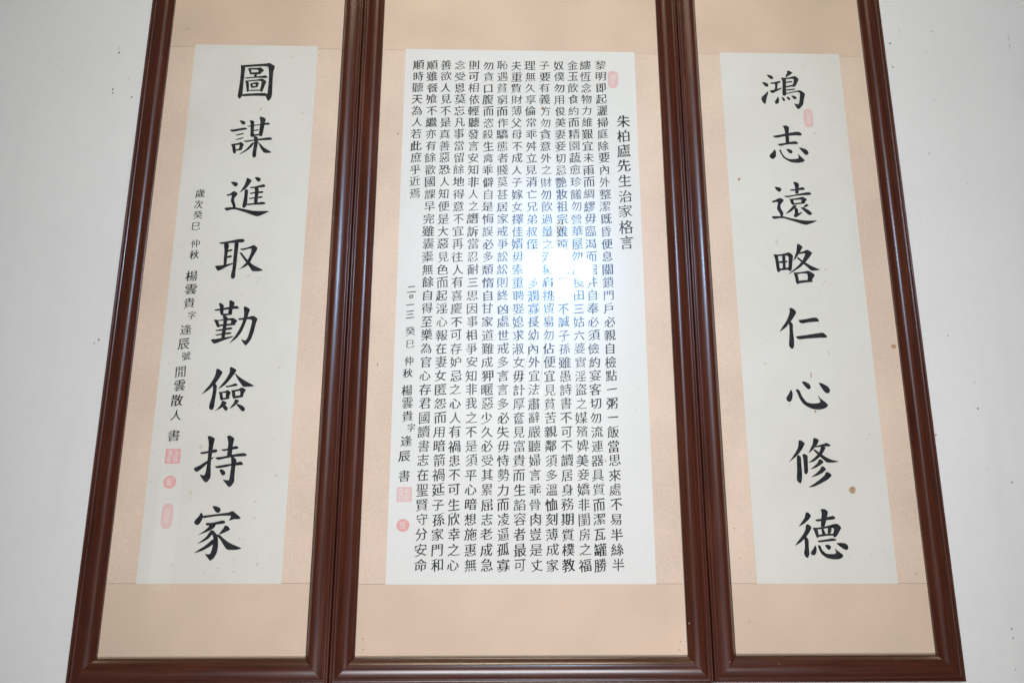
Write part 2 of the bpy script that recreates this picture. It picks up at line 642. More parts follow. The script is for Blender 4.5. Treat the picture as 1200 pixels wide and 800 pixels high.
def write_column(name, parent, placed, rng, ox, oz):
    """placed: [(character, x, z, size)] on the scroll plane -> one mesh, a hair proud of the paper"""
    mb = MB()
    for k, (ch, x, z, s) in enumerate(placed):
        pts, faces = glyph(ch)
        ink = sum(abs(_area([pts[q] for q in f])) for f in faces)
        s *= 0.89 + 0.14 * min(1.0, ink / 0.36)          # plain characters are written smaller
        a = rng.uniform(-0.055, 0.055)
        sx = s * rng.uniform(0.95, 1.05)
        sz = s * rng.uniform(0.93, 1.03)
        x += rng.uniform(-0.0011, 0.0011); z += rng.uniform(-0.0010, 0.0010)
        ca, sa = math.cos(a), math.sin(a)
        press = rng.uniform(0.35, 1.25)
        for lay, (dx, dz) in enumerate(NIB):
            dx, dz = dx * press, dz * press
            i = len(mb.v)
            for px, pz in pts:
                px = (px + dx) * sx; pz = (pz + dz) * sz
                mb.v.append((x + px * ca - pz * sa - ox, -0.0001 - lay * 4e-6, z + px * sa + pz * ca - oz))
            for f in faces:
                v = [mb.v[i + q] for q in f]
                nz = sum(v[j][0] * v[(j + 1) % len(v)][2] - v[(j + 1) % len(v)][0] * v[j][2] for j in range(len(v)))
                f = f if nz > 0 else tuple(reversed(f))
                mb.f.append(tuple(i + q for q in f)); mb.mi.append(0); mb.uv.append(None)
    return mb.build(name, INK, parent)


# ------------------------------------------------------------------ data: brush characters traced on the scroll plane
# each: character centre (metres) and stroke outlines in tenths of a millimetre round it
LEFT_CHARS = [
    ((-0.665, 1.1421),  # 圖
     [(-468, 535, -338, 447, -348, 298, -352, -18, -352, -371, -360, -449, -422, -538, -478, -451, -471, -373, -448, -20, -448, 356), (-422, 506, -177, 529, 225, 566, 311, 591, 478, 490, 434, 310, 440, -6, 458, -437, 382, -591, 330, -537, 284, -440, 330, -361, 339, -8, 330, 229, 301, 447, 249, 482, -49, 472, -346, 441), (-365, -381, 50, -350, 259, -339, 314, -371, 301, -440, -13, -429, -351, -453), (-274, 418, -184, 400, -144, 222, -187, 211, -232, 340), (-239, 419, 24, 433, 84, 448, 189, 346, 123, 295, 105, 246, 36, 284, 29, 373, -182, 370), (-175, 285, 87, 301, 110, 236, -152, 218), (-75, 243, -5, 244, -10, 145, -73, 144), (-355, 120, -59, 154, 183, 191, 235, 204, 311, 130, 224, 113, -57, 120, -282, 85), (-313, 42, -215, 13, -184, -251, -213, -326, -242, -291, -277, -76), (-277, 32, -17, 62, 155, 104, 276, 11, 240, -88, 186, -305, 143, -309, 116, -257, 138, -129, 147, 19, 21, 27, -222, 0), (-218, -262, 146, -237, 158, -276, -199, -291), (-174, -55, -103, -64, -85, -181, -119, -201), (-148, -54, -11, -13, 9, -3, 79, -51, 49, -111, 45, -166, -9, -151, -6, -72, -128, -84), (-115, -142, 41, -120, 45, -166, -102, -195)]),
    ((-0.6657, 0.9752),  # 謀
     [(-358, 491, -298, 492, -218, 464, -188, 417, -210, 368, -262, 368, -309, 415), (-601, 207, -482, 222, -211, 279, -141, 264, -129, 226, -239, 202, -526, 141), (-434, 60, -316, 94, -215, 120, -200, 96, -279, 61, -398, 40), (-431, -76, -322, -42, -222, -9, -198, -31, -269, -63, -386, -93), (-526, -206, -419, -214, -389, -364, -372, -468, -403, -496, -448, -468, -484, -309), (-488, -211, -311, -175, -262, -146, -179, -220, -207, -296, -217, -372, -285, -382, -305, -344, -280, -231, -416, -252), (-405, -374, -279, -344, -212, -377, -258, -397, -385, -411), (-146, 321, -61, 342, 211, 389, 431, 444, 480, 378, 420, 367, 213, 361, -75, 300), (-82, 495, -31, 501, 41, 468, 49, 305, 50, 133, 85, 20, 18, -4, -27, 18, -33, 208, -45, 399), (177, 610, 237, 611, 351, 549, 331, 404, 311, 213, 290, 32, 240, 22, 202, 59, 201, 250, 216, 441), (44, 209, 171, 234, 183, 196, 55, 175), (29, 76, 251, 102, 255, 50, 33, 29), (-213, -117, -26, -92, 244, -39, 499, 2, 562, -31, 548, -79, 317, -91, 44, -117, -124, -157), (59, 19, 119, 30, 182, -17, 189, -206, 169, -395, 174, -564, 127, -611, 73, -574, 70, -434, 89, -245, 94, -94), (32, -170, 99, -151, 41, -284, -70, -398, -273, -523, -259, -490, -107, -361), (183, -131, 229, -168, 350, -299, 602, -455, 380, -468, 285, -337)]),
    ((-0.6597, 0.8024),  # 進
     [(-503, 414, -394, 421, -315, 388, -302, 333, -340, 283, -382, 287, -447, 350), (-581, 46, -482, 75, -405, 153, -353, 140, -280, 77, -317, 13, -370, -52, -353, -151, -311, -260, -305, -323, -380, -333, -383, -261, -447, -134, -438, -43, -431, 30, -478, 29, -544, 7), (-607, -326, -449, -307, -332, -305, -110, -348, 180, -408, 607, -400, 438, -496, 292, -561, 190, -535, -69, -438, -293, -368, -377, -364, -524, -407, -559, -393), (-82, 533, -48, 530, 59, 466, 1, 346, -74, 235, -248, 96, -204, 169, -131, 308, -91, 437), (-109, 207, -56, 213, -14, 162, -21, -2, -15, -184, -40, -284, -87, -330, -132, -294, -129, -222, -104, -21), (123, 559, 204, 560, 274, 533, 291, 488, 273, 438, 223, 426, 177, 477), (-1, 269, 158, 289, 290, 331, 372, 359, 426, 323, 413, 274, 295, 261, 61, 233), (144, 256, 245, 257, 261, 165, 251, -36, 254, -181, 162, -182, 167, -37, 169, 146), (21, 99, 104, 123, 353, 166, 398, 130, 358, 102, 140, 91, 66, 68), (13, -47, 115, -23, 348, 16, 393, -16, 352, -38, 151, -55, 52, -74), (-30, -206, 128, -186, 394, -143, 463, -170, 463, -210, 333, -226, 132, -233, -9, -253)]),
    ((-0.667, 0.6286),  # 取
     [(-594, 439, -398, 471, -72, 545, 35, 551, 80, 510, 59, 457, -80, 443, -328, 427, -507, 399), (-451, 417, -336, 427, -313, 356, -327, 233, -335, 40, -335, -153, -407, -171, -414, 4, -416, 215), (-336, 236, -247, 265, -204, 243, -242, 207, -332, 189), (-330, 75, -249, 98, -200, 67, -244, 32, -333, 22), (-632, -193, -504, -185, -343, -153, -166, -108, -163, -142, -337, -222, -445, -293, -524, -328, -559, -311), (-173, 464, -81, 456, -68, 394, -75, 182, -78, -168, -88, -342, -83, -498, -128, -550, -188, -516, -195, -430, -168, -273, -172, -29, -169, 217), (-30, 280, 82, 290, 211, 330, 330, 389, 437, 302, 381, 169, 303, 10, 263, -113, 156, -218, -42, -298, 44, -245, 164, -113, 213, -8, 274, 168, 281, 283, 215, 282, 45, 228), (-33, 174, 25, 175, 99, 79, 208, -43, 350, -164, 633, -306, 528, -332, 347, -338, 291, -252, 144, -61)]),
    ((-0.6652, 0.4576),  # 勤
     [(-562, 341, -387, 376, -163, 420, 13, 450, 81, 380, 4, 365, -158, 358, -350, 326, -518, 308), (-456, 515, -416, 520, -327, 470, -320, 360, -316, 224, -305, 187, -371, 199, -402, 275, -414, 410), (-194, 585, -162, 596, -52, 540, -67, 429, -98, 327, -98, 226, -162, 217, -196, 242, -184, 378, -181, 480), (-366, 241, -99, 239, -96, 209, -320, 177), (-546, 80, -440, 72, -408, -12, -375, -112, -406, -129, -457, -96, -489, -13), (-503, 55, -312, 89, -57, 133, 60, 50, 4, -18, 8, -60, -73, -60, -108, -27, -91, 57, -197, 65, -437, 38), (-429, -54, -189, -27, 12, -18, 16, -60, -185, -78, -376, -99), (-328, 174, -256, 188, -186, 124, -203, 40, -212, -128, -220, -312, -228, -412, -308, -413, -307, -246, -292, -45, -296, 90), (-483, -197, -338, -166, -101, -116, -47, -144, -79, -178, -255, -199, -445, -227), (-478, -314, -328, -283, -122, -245, -52, -269, -85, -295, -260, -316, -443, -339), (-568, -434, -459, -430, -285, -396, -1, -341, -30, -378, -232, -454, -402, -529, -472, -551, -532, -505), (65, 117, 186, 127, 345, 161, 448, 192, 568, 109, 528, -6, 491, -241, 434, -441, 355, -558, 310, -595, 266, -542, 184, -426, 267, -459, 315, -459, 356, -375, 403, -158, 434, 61, 383, 94, 286, 90, 94, 67), (185, 431, 242, 428, 354, 356, 322, 246, 293, 110, 250, -58, 184, -243, 70, -410, -111, -553, -68, -494, 47, -327, 129, -160, 194, 26, 219, 211)]),
    ((-0.6674, 0.2872),  # 儉
     [(-342, 503, -296, 516, -170, 432, -243, 280, -327, 146, -477, -24, -656, -148, -579, -42, -455, 119, -367, 297, -335, 423), (-386, 119, -345, 151, -287, 84, -288, -94, -305, -288, -308, -446, -336, -516, -387, -525, -432, -464, -427, -376, -389, -218, -371, -41), (-5, 553, 38, 559, 167, 488, 130, 407, 37, 263, -88, 102, -269, -19, -191, 84, -67, 263, 6, 424), (120, 416, 224, 327, 354, 238, 655, 74, 543, 66, 369, 55, 301, 140, 193, 282), (-82, 76, 35, 94, 169, 148, 225, 113, 210, 82, 73, 59, -39, 40), (-230, -67, -142, -75, -125, -164, -99, -269, -149, -291, -183, -234, -196, -146), (-177, -75, -57, -48, -17, -18, 76, -83, 47, -145, 36, -216, -24, -225, -44, -199, -40, -92, -140, -102), (-137, -225, 43, -202, 55, -242, -107, -273), (76, -21, 167, -30, 184, -127, 193, -233, 142, -242, 113, -163, 102, -83), (132, -21, 269, 6, 326, 51, 444, -11, 399, -91, 371, -179, 310, -171, 307, -38, 170, -65), (162, -171, 386, -147, 382, -200, 185, -236), (-123, -287, -69, -304, -1, -339, -43, -410, -140, -480, -297, -560, -225, -498, -148, -393), (-87, -401, -26, -410, 33, -480, 20, -532, -23, -541, -70, -489, -100, -445), (186, -250, 292, -276, 279, -321, 224, -391, 151, -453, 60, -497, 115, -427, 176, -339), (223, -374, 283, -373, 409, -426, 458, -495, 445, -548, 394, -557, 347, -513)]),
    ((-0.6702, 0.1105),  # 持
     [(-531, 200, -339, 237, -144, 288, -95, 243, -128, 201, -280, 192, -476, 159), (-369, 595, -319, 606, -186, 546, -210, 410, -226, 192, -237, -42, -207, -400, -278, -507, -322, -516, -381, -463, -484, -320, -410, -347, -353, -343, -330, -240, -316, -6, -318, 210, -326, 446), (-633, -172, -504, -115, -318, 12, -173, 106, -179, 75, -295, -42, -459, -204, -552, -272, -610, -231), (100, 602, 171, 621, 286, 548, 262, 411, 255, 175, 261, 103, 143, 112, 147, 266, 150, 447), (-17, 278, 127, 293, 268, 342, 356, 366, 415, 312, 363, 288, 238, 269, 41, 238), (-153, 80, 35, 102, 284, 157, 552, 198, 633, 140, 577, 113, 324, 103, 93, 58, -66, 21), (-128, -132, 18, -105, 302, -59, 497, -8, 558, -94, 450, -104, 271, -113, 94, -158, -48, -176, -113, -159), (243, 103, 287, 112, 386, 22, 364, -149, 361, -363, 368, -506, 296, -613, 243, -621, 183, -551, 84, -444, 175, -462, 247, -462, 255, -346, 269, -95), (-12, -212, 44, -194, 111, -239, 142, -292, 120, -346, 66, -346, 25, -293)]),
    ((-0.6606, -0.06),  # 家
     [(-202, 635, -109, 630, -16, 595, 6, 543, -15, 482, -68, 473, -125, 516), (-451, 490, -399, 412, -409, 325, -461, 221, -511, 186, -575, 212, -598, 264, -559, 325, -487, 403), (-416, 403, -179, 433, 225, 485, 292, 526, 506, 357, 478, 329, 345, 325, 221, 287, 254, 351, 275, 412, -52, 403, -402, 346), (-330, 238, -162, 242, 46, 294, 117, 294, 144, 256, 123, 224, -52, 203, -271, 177, -299, 189), (-211, 203, -70, 203, -115, 117, -266, 31, -497, -47, -372, 30, -257, 125), (-173, 74, -119, 65, -40, -21, 4, -124, 20, -296, 7, -449, -52, -568, -133, -636, -192, -568, -276, -463, -200, -487, -140, -466, -115, -364, -101, -227, -105, -90, -157, -4, -206, 48), (-197, 48, -130, -4, -216, -124, -350, -202, -486, -244, -387, -176, -273, -81), (-110, -124, -91, -244, -181, -313, -331, -398, -544, -466, -454, -398, -272, -279), (144, 186, 218, 160, 277, 82, 159, 22, 6, -42, 52, 31, 107, 108), (-76, -21, 41, -38, 137, -124, 287, -227, 597, -351, 458, -381, 247, -381, 169, -296, 48, -124)]),
]
RIGHT_CHARS = [
    ((0.7972, 1.1393),  # 鴻
     [(-424, 468, -343, 457, -264, 424, -236, 364, -272, 319, -334, 342, -392, 412), (-574, 228, -488, 225, -409, 191, -391, 121, -427, 80, -479, 99, -537, 169), (-409, -39, -425, -129, -470, -249, -501, -368, -526, -458, -590, -399, -627, -291, -604, -231, -497, -130), (-353, 211, -197, 238, -67, 276, -38, 240, -73, 206, -201, 184, -302, 172), (-210, 194, -127, 205, -147, 74, -163, -6, -226, -7, -204, 114), (-372, -29, -253, -7, -104, 45, -12, 67, -53, 16, -185, -56, -289, -117, -341, -88), (173, 592, 214, 603, 332, 534, 238, 462, 104, 379, 129, 460, 172, 531), (-19, 377, 86, 379, 118, 329, 101, 118, 87, -42, 96, -151, 20, -198, -21, -153, 5, 97, 14, 277), (49, 368, 232, 391, 382, 440, 482, 341, 416, 203, 362, 102, 288, 91, 283, 141, 327, 222, 347, 353, 118, 329), (103, 248, 277, 281, 301, 237, 99, 208), (91, 108, 248, 150, 321, 162, 317, 111, 87, 62), (82, 8, 347, 42, 353, 2, 79, -32), (8, -123, 303, -49, 479, 0, 626, -114, 572, -273, 538, -452, 438, -572, 381, -602, 333, -534, 280, -416, 359, -445, 423, -434, 453, -295, 483, -96, 411, -57, 61, -142, 20, -192), (-152, -205, -125, -323, -152, -423, -207, -447, -254, -424, -246, -365, -195, -294), (-58, -227, 15, -252, 45, -331, 6, -365, -26, -322), (82, -211, 161, -230, 195, -299, 153, -329, 112, -280), (220, -179, 292, -182, 361, -217, 370, -276, 309, -297, 259, -248)]),
    ((0.7985, 0.9735),  # 志
     [(-418, 235, -247, 266, 62, 338, 288, 376, 366, 352, 413, 285, 366, 255, 233, 263, -36, 236, -307, 179, -368, 197), (-114, 540, -26, 566, 68, 513, 42, 357, 38, 164, 34, 19, -63, 18, -57, 201, -58, 395, -77, 492), (-308, -5, -143, 17, 74, 68, 218, 89, 287, 22, 254, -3, 32, -10, -94, -31, -221, -71), (-379, -159, -357, -264, -370, -379, -438, -456, -507, -438, -544, -390, -534, -333, -448, -246), (-270, -171, -221, -176, -194, -281, -124, -395, -6, -454, 171, -448, 262, -419, 258, -361, 238, -285, 303, -361, 424, -483, 376, -531, 232, -565, 39, -549, -95, -471, -177, -395, -230, -281), (-77, -146, 20, -154, 87, -191, 104, -249, 70, -287, 10, -269, -37, -203), (281, -103, 395, -120, 497, -167, 543, -243, 528, -310, 464, -330, 400, -264, 336, -179)]),
    ((0.7978, 0.7992),  # 遠
     [(-476, 467, -389, 468, -304, 437, -291, 391, -321, 335, -366, 319, -431, 380), (-588, 53, -490, 82, -372, 148, -303, 134, -246, 85, -305, 10, -362, -55, -354, -166, -294, -276, -310, -368, -372, -386, -383, -313, -458, -167, -432, -56, -408, 27, -477, 27, -548, 7), (-622, -380, -458, -378, -319, -377, -116, -430, 105, -473, 310, -499, 623, -490, 478, -561, 299, -623, 197, -600, -4, -529, -273, -440, -393, -432, -551, -462, -593, -444), (43, 610, 114, 624, 205, 565, 180, 415, 168, 284, 75, 274, 92, 414, 79, 526), (-72, 393, 96, 414, 293, 476, 358, 417, 320, 383, 180, 377, -14, 353), (-254, 205, -61, 222, 207, 285, 455, 328, 520, 279, 482, 241, 307, 234, 60, 209, -153, 160), (-94, 133, 0, 115, 16, 4, 30, -42, -32, -52, -69, 22), (-52, 124, 125, 150, 268, 192, 387, 119, 325, 44, 303, -2, 225, -3, 221, 53, 234, 108, -2, 87), (-37, -15, 95, 9, 315, 35, 311, -7, 144, -28, -15, -55), (3, -51, 96, -78, 11, -162, -101, -255, -254, -321, -169, -238, -56, -126), (22, -134, 66, -125, 113, -179, 103, -299, 239, -233, 171, -317, 23, -419, -24, -365, 17, -291), (354, -11, 419, -65, 346, -103, 238, -141, 297, -67), (171, -114, 275, -122, 423, -213, 485, -295, 464, -332, 394, -338, 314, -260)]),
    ((0.7931, 0.6272),  # 略
     [(-616, 265, -502, 257, -487, 102, -475, -90, -466, -205, -506, -240, -549, -206, -563, -33, -575, 159), (-577, 246, -352, 277, -191, 327, -87, 237, -121, 67, -159, -164, -199, -203, -253, -184, -227, 8, -209, 221, -319, 229, -506, 208), (-384, 229, -300, 239, -305, 65, -318, -146, -392, -151, -381, 45), (-490, 64, -331, 94, -231, 75, -280, 37, -476, 16), (-516, -138, -348, -108, -199, -97, -204, -155, -502, -190), (46, 553, 90, 563, 193, 477, 118, 359, 32, 223, -102, 67, -55, 183, 16, 358), (97, 330, 211, 360, 298, 404, 439, 314, 343, 187, 219, 41, 58, -105, -282, -309, -191, -222, 27, -47, 149, 88, 251, 292, 205, 298, 73, 271), (-10, 174, 47, 184, 133, 108, 254, 22, 394, -64, 616, -158, 476, -178, 356, -183, 247, -65, 110, 59), (-118, -221, -28, -249, 0, -354, 6, -526, -28, -564, -71, -526, -85, -374), (-83, -240, 104, -220, 291, -180, 452, -293, 361, -428, 337, -485, 229, -457, 256, -371, 247, -266, 119, -258, -31, -288), (-38, -469, 139, -445, 359, -447, 377, -494, 170, -509, -17, -541)]),
    ((0.7926, 0.4521),  # 仁
     [(-305, 542, -250, 548, -172, 502, -133, 427, -207, 305, -309, 175, -449, 16, -622, -105, -550, 7, -417, 183, -331, 351, -299, 463), (-348, 147, -309, 180, -251, 120, -266, -56, -258, -277, -265, -460, -308, -548, -369, -519, -398, -443, -375, -278, -347, -57), (-102, 223, 59, 242, 282, 290, 391, 291, 458, 189, 344, 179, 124, 159, 13, 131, -58, 149), (-207, -212, 21, -183, 315, -135, 508, -103, 600, -180, 621, -238, 449, -245, 104, -266, -115, -294, -167, -267)]),
    ((0.7913, 0.2776),  # 心
     [(-430, 156, -397, 47, -422, -95, -472, -162, -525, -166, -570, -113, -559, -43, -500, 28), (-318, 145, -258, 157, -217, 118, -160, -41, -66, -173, 55, -208, 214, -202, 297, -172, 271, -75, 235, 14, 313, -92, 429, -180, 484, -250, 415, -321, 270, -360, 112, -354, -25, -305, -158, -209, -234, -77, -275, 65), (-143, 350, -71, 360, 48, 298, 80, 226, 62, 164, 8, 155, -65, 226), (283, 334, 387, 308, 522, 228, 570, 140, 531, 54, 452, 59, 389, 139)]),
    ((0.7903, 0.1099),  # 修
     [(-338, 550, -282, 546, -186, 472, -274, 324, -399, 177, -640, -7, -577, 66, -451, 232, -363, 379), (-420, 158, -371, 186, -319, 131, -325, -43, -325, -244, -339, -407, -377, -516, -438, -480, -471, -426, -442, -208), (-281, 199, -218, 210, -147, 168, -162, 12, -171, -235, -227, -295, -270, -258, -263, -80, -262, 85), (33, 599, 90, 603, 176, 551, 112, 436, 8, 325, -124, 214, -67, 325, 10, 454), (72, 408, 206, 436, 362, 489, 459, 428, 428, 396, 315, 396, 163, 381, 59, 371), (212, 399, 333, 381, 243, 233, 139, 123, -2, 21, -154, -10, -14, 86, 108, 196, 184, 307), (-3, 316, 45, 325, 150, 242, 291, 141, 433, 68, 639, 23, 502, -1, 323, -5, 246, 68, 125, 178), (131, 82, 190, 71, 244, 4, 139, -70, 21, -134, -122, -171, -13, -97, 89, -6), (175, -93, 230, -97, 289, -170, 177, -261, 41, -325, -121, -363, 8, -280, 129, -179), (273, -230, 347, -243, 418, -315, 292, -424, 77, -533, -78, -597, -212, -602, -72, -534, 127, -398, 238, -307)]),
    ((0.7895, -0.0614),  # 德
     [(-309, 511, -249, 507, -186, 429, -255, 337, -378, 237, -525, 165, -431, 274, -346, 383), (-331, 228, -266, 223, -196, 156, -264, 38, -369, -88, -491, -196, -659, -289, -565, -178, -439, -34, -353, 93), (-399, -106, -345, -70, -299, -142, -314, -303, -306, -464, -356, -567, -418, -526, -439, -446, -398, -303), (61, 584, 148, 593, 241, 538, 205, 401, 140, 220, 117, 174, 31, 165, 58, 347, 85, 493), (-100, 338, 49, 356, 243, 405, 359, 433, 414, 374, 369, 341, 179, 325, -52, 288), (-178, 147, -65, 147, -51, 57, -39, -79, -88, -97, -118, -16, -146, 84), (-123, 138, 126, 174, 427, 252, 536, 156, 473, 57, 385, -70, 318, -79, 315, -16, 360, 147, 122, 129, -50, 102), (43, 129, 84, 129, 129, 11, 109, -7, 44, 2), (199, 147, 276, 156, 290, 111, 252, 11, 185, 2), (-91, -25, 110, 2, 393, 11, 389, -34, 162, -43, -57, -70), (-94, -160, 97, -133, 307, -97, 388, -138, 357, -160, 149, -178, -41, -199), (-150, -258, -120, -339, -139, -446, -201, -508, -269, -473, -264, -419, -195, -339), (-89, -267, -29, -264, 8, -375, 102, -464, 270, -473, 348, -446, 336, -375, 312, -330, 399, -402, 512, -491, 497, -544, 408, -589, 258, -592, 111, -562, -11, -473, -58, -375), (85, -258, 161, -246, 232, -285, 223, -339, 176, -378, 125, -330), (361, -214, 485, -205, 605, -223, 660, -294, 637, -366, 580, -375, 491, -321)]),
]
COLUMNS = [
    ('黎明即起灑掃庭除要內外整潔既昏便息關鎖門戶必親自檢點一粥一飯當思來處不易半絲半', (0.2876, 1.2082), (0.2943, -0.1335)),
    ('縷恆念物力維艱宜未雨而綢繆毋臨渴而掘井自奉必須儉約宴客切勿流連器具質而潔瓦罐勝', (0.2451, 1.2075), (0.2528, -0.1334)),
    ('金玉飲食約而精園蔬愈珍饈勿營華屋勿謀良田三姑六婆實淫盜之媒殯婢美妾嬌非閨房之福', (0.2092, 1.207), (0.216, -0.1334)),
    ('奴僕勿用俊美妻妾切忌艷妝祖宗雖遠祭祀不可不誠子孫雖愚詩書不可不讀居身務期質樸教', (0.1708, 1.2055), (0.1765, -0.1334)),
    ('子要有義方勿貪意外之財勿飲過量之酒與肩挑貿易勿佔便宜見貧苦親鄰須多溫恤刻薄成家', (0.1302, 1.2049), (0.1377, -0.1334)),
    ('理無久享倫常乖舛立見消亡兄弟叔侄須分多潤寡長幼內外宜法肅辭嚴聽婦言乖骨肉豈是丈', (0.0902, 1.2043), (0.0982, -0.1333)),
    ('夫重貲財薄父母不成人子嫁女擇佳婿毋索重聘娶媳求淑女毋計厚奩見富貴而生諂容者最可', (0.0513, 1.2037), (0.0595, -0.1333)),
    ('恥遇貧窮而作驕態者賤莫甚居家戒爭訟訟則終凶處世戒多言言多必失毋恃勢力而凌逼孤寡', (0.0124, 1.203), (0.0196, -0.1333)),
    ('勿貪口腹而恣殺生禽乖僻自是悔誤必多頹惰自甘家道難成狎暱惡少久必受其累屈志老成急', (-0.0267, 1.2024), (-0.0199, -0.1332)),
    ('則可相依輕聽發言安知非人之譖訴當忍耐三思因事相爭安知非我之不是須平心暗想施惠無', (-0.0662, 1.2031), (-0.0591, -0.1332)),
    ('念受恩莫忘凡事當留餘地得意不宜再往人有喜慶不可存妒忌之心人有禍患不可生欣幸之心', (-0.1052, 1.2025), (-0.0997, -0.1332)),
    ('善欲人見不是真善惡恐人知便是大惡見色而起淫心報在妻女匿怨而用暗箭禍延子孫家門和', (-0.144, 1.2019), (-0.1376, -0.1331)),
    ('順雖餐飧不繼亦有餘歡國課早完雖囊橐無餘自得至樂為官心存君國讀書志在聖賢守分安命', (-0.182, 1.2013), (-0.1767, -0.1331)),
    ('順時聽天為人若此庶乎近焉', (-0.2216, 1.2007), (-0.22, 0.8163)),
]
TITLE = ('朱柏廬先生治家格言', (0.345, 1.0359), (0.343, 0.6827))
TEXT_SIZE = 0.0325
TITLE_SIZE = 0.041
DATE = [
    ('二', -0.2213, 0.5503, 0.0265),
    ('〇', -0.22, 0.5305, 0.033),
    ('一', -0.2226, 0.5083, 0.0265),
    ('三', -0.2213, 0.4833, 0.0265),
    ('癸', -0.2192, 0.4383, 0.0265),
    ('巳', -0.2203, 0.4048, 0.0265),
    ('仲', -0.2204, 0.3605, 0.0265),
    ('秋', -0.2216, 0.3309, 0.0265),
    ('楊', -0.2223, 0.2864, 0.03),
    ('雲', -0.2218, 0.2541, 0.03),
    ('貴', -0.2208, 0.2221, 0.03),
    ('字', -0.2099, 0.1925, 0.0235),
    ('逢', -0.2214, 0.1598, 0.03),
    ('辰', -0.2232, 0.1234, 0.03),
    ('書', -0.2222, 0.0759, 0.03),
]
SIGN = [
    ('歲', -0.7874, 0.8093, 0.0265),
    ('次', -0.7885, 0.779, 0.0265),
    ('癸', -0.7874, 0.7496, 0.0265),
    ('巳', -0.7889, 0.719, 0.0265),
    ('仲', -0.7863, 0.6698, 0.0265),
    ('秋', -0.7864, 0.6388, 0.0265),
    ('楊', -0.7874, 0.5819, 0.0315),
    ('雲', -0.7851, 0.5452, 0.0315),
    ('貴', -0.7867, 0.5095, 0.0315),
    ('字', -0.7761, 0.4761, 0.0235),
    ('逢', -0.7875, 0.4391, 0.0315),
    ('辰', -0.7895, 0.4025, 0.0315),
    ('號', -0.7793, 0.3707, 0.0235),
    ('閒', -0.7887, 0.3313, 0.0315),
    ('雲', -0.7882, 0.2957, 0.0315),
    ('散', -0.7904, 0.2593, 0.0315),
    ('人', -0.7901, 0.2221, 0.0315),
    ('書', -0.7891, 0.1718, 0.0315),
]
SEALS = [
    ('L', 'square', -0.7869, 0.1214, 0.0364, 0.0354, 0, False, 1),
    ('L', 'round', -0.7879, 0.0597, 0.0309, 0.0307, 0, False, 2),
    ('L', 'oval', -0.7857, -0.0202, 0.0279, 0.0582, 0, True, 3),
    ('C', 'square', -0.2211, 0.0311, 0.0370, 0.0350, 0, True, 4),
    ('C', 'round', -0.2219, -0.0416, 0.0309, 0.0299, 0, False, 5),
    ('C', 'oval', 0.3213, 1.1638, 0.0297, 0.0531, 0, True, 6),
    ('R', 'oval', 0.8618, 1.0529, 0.0270, 0.0569, 0, True, 7),
]
WALL_SPECKS = [(-1.0576, 1.2356, 0.0021, 0.0034, 1), (-1.0606, 1.1214, 0.0017, 0.0033, 1), (-1.0592, 1.1102, 0.0020, 0.0027, 1), (-1.0068, 1.0987, 0.0020, 0.0025, 1), (-1.2056, 1.1745, 0.0015, 0.0017, 0), (-1.0212, 1.1562, 0.0015, 0.0017, 0), (-1.0588, 1.2490, 0.0009, 0.0063, 0), (-1.0096, 0.4144, 0.0019, 0.0028, 1), (-1.0198, 0.4054, 0.0020, 0.0024, 0), (1.1274, 1.3012, 0.0023, 0.0028, 1), (1.1259, 1.2251, 0.0022, 0.0027, 1), (1.1581, 1.3189, 0.0017, 0.0019, 0), (1.1599, 1.3442, 0.0009, 0.0064, 0), (1.2547, 1.3430, 0.0030, 0.0019, 0), (1.2282, 1.2729, 0.0017, 0.0021, 0), (1.2307, 1.1206, 0.0020, 0.0020, 0), (1.1974, 0.9572, 0.0020, 0.0028, 0), (1.2929, 0.8689, 0.0016, 0.0019, 0), (1.1666, 0.7551, 0.0014, 0.0015, 0), (1.2150, 0.7139, 0.0014, 0.0015, 0), (1.1802, 0.4391, 0.0015, 0.0019, 1), (1.2308, 0.2475, 0.0020, 0.0027, 1), (1.1137, 0.1800, 0.0020, 0.0020, 1), (1.2326, 0.3151, 0.0008, 0.0037, 0), (1.2345, 0.0939, 0.0013, 0.0013, 0), (1.2908, 0.0629, 0.0018, 0.0024, 1), (1.2371, -0.2817, 0.0016, 0.0025, 1), (1.2371, -0.3018, 0.0017, 0.0019, 1), (1.2324, -0.3718, 0.0017, 0.0019, 0), (1.4767, 1.3271, 0.0009, 0.0128, 0), (1.4756, 1.2992, 0.0011, 0.0106, 0)]
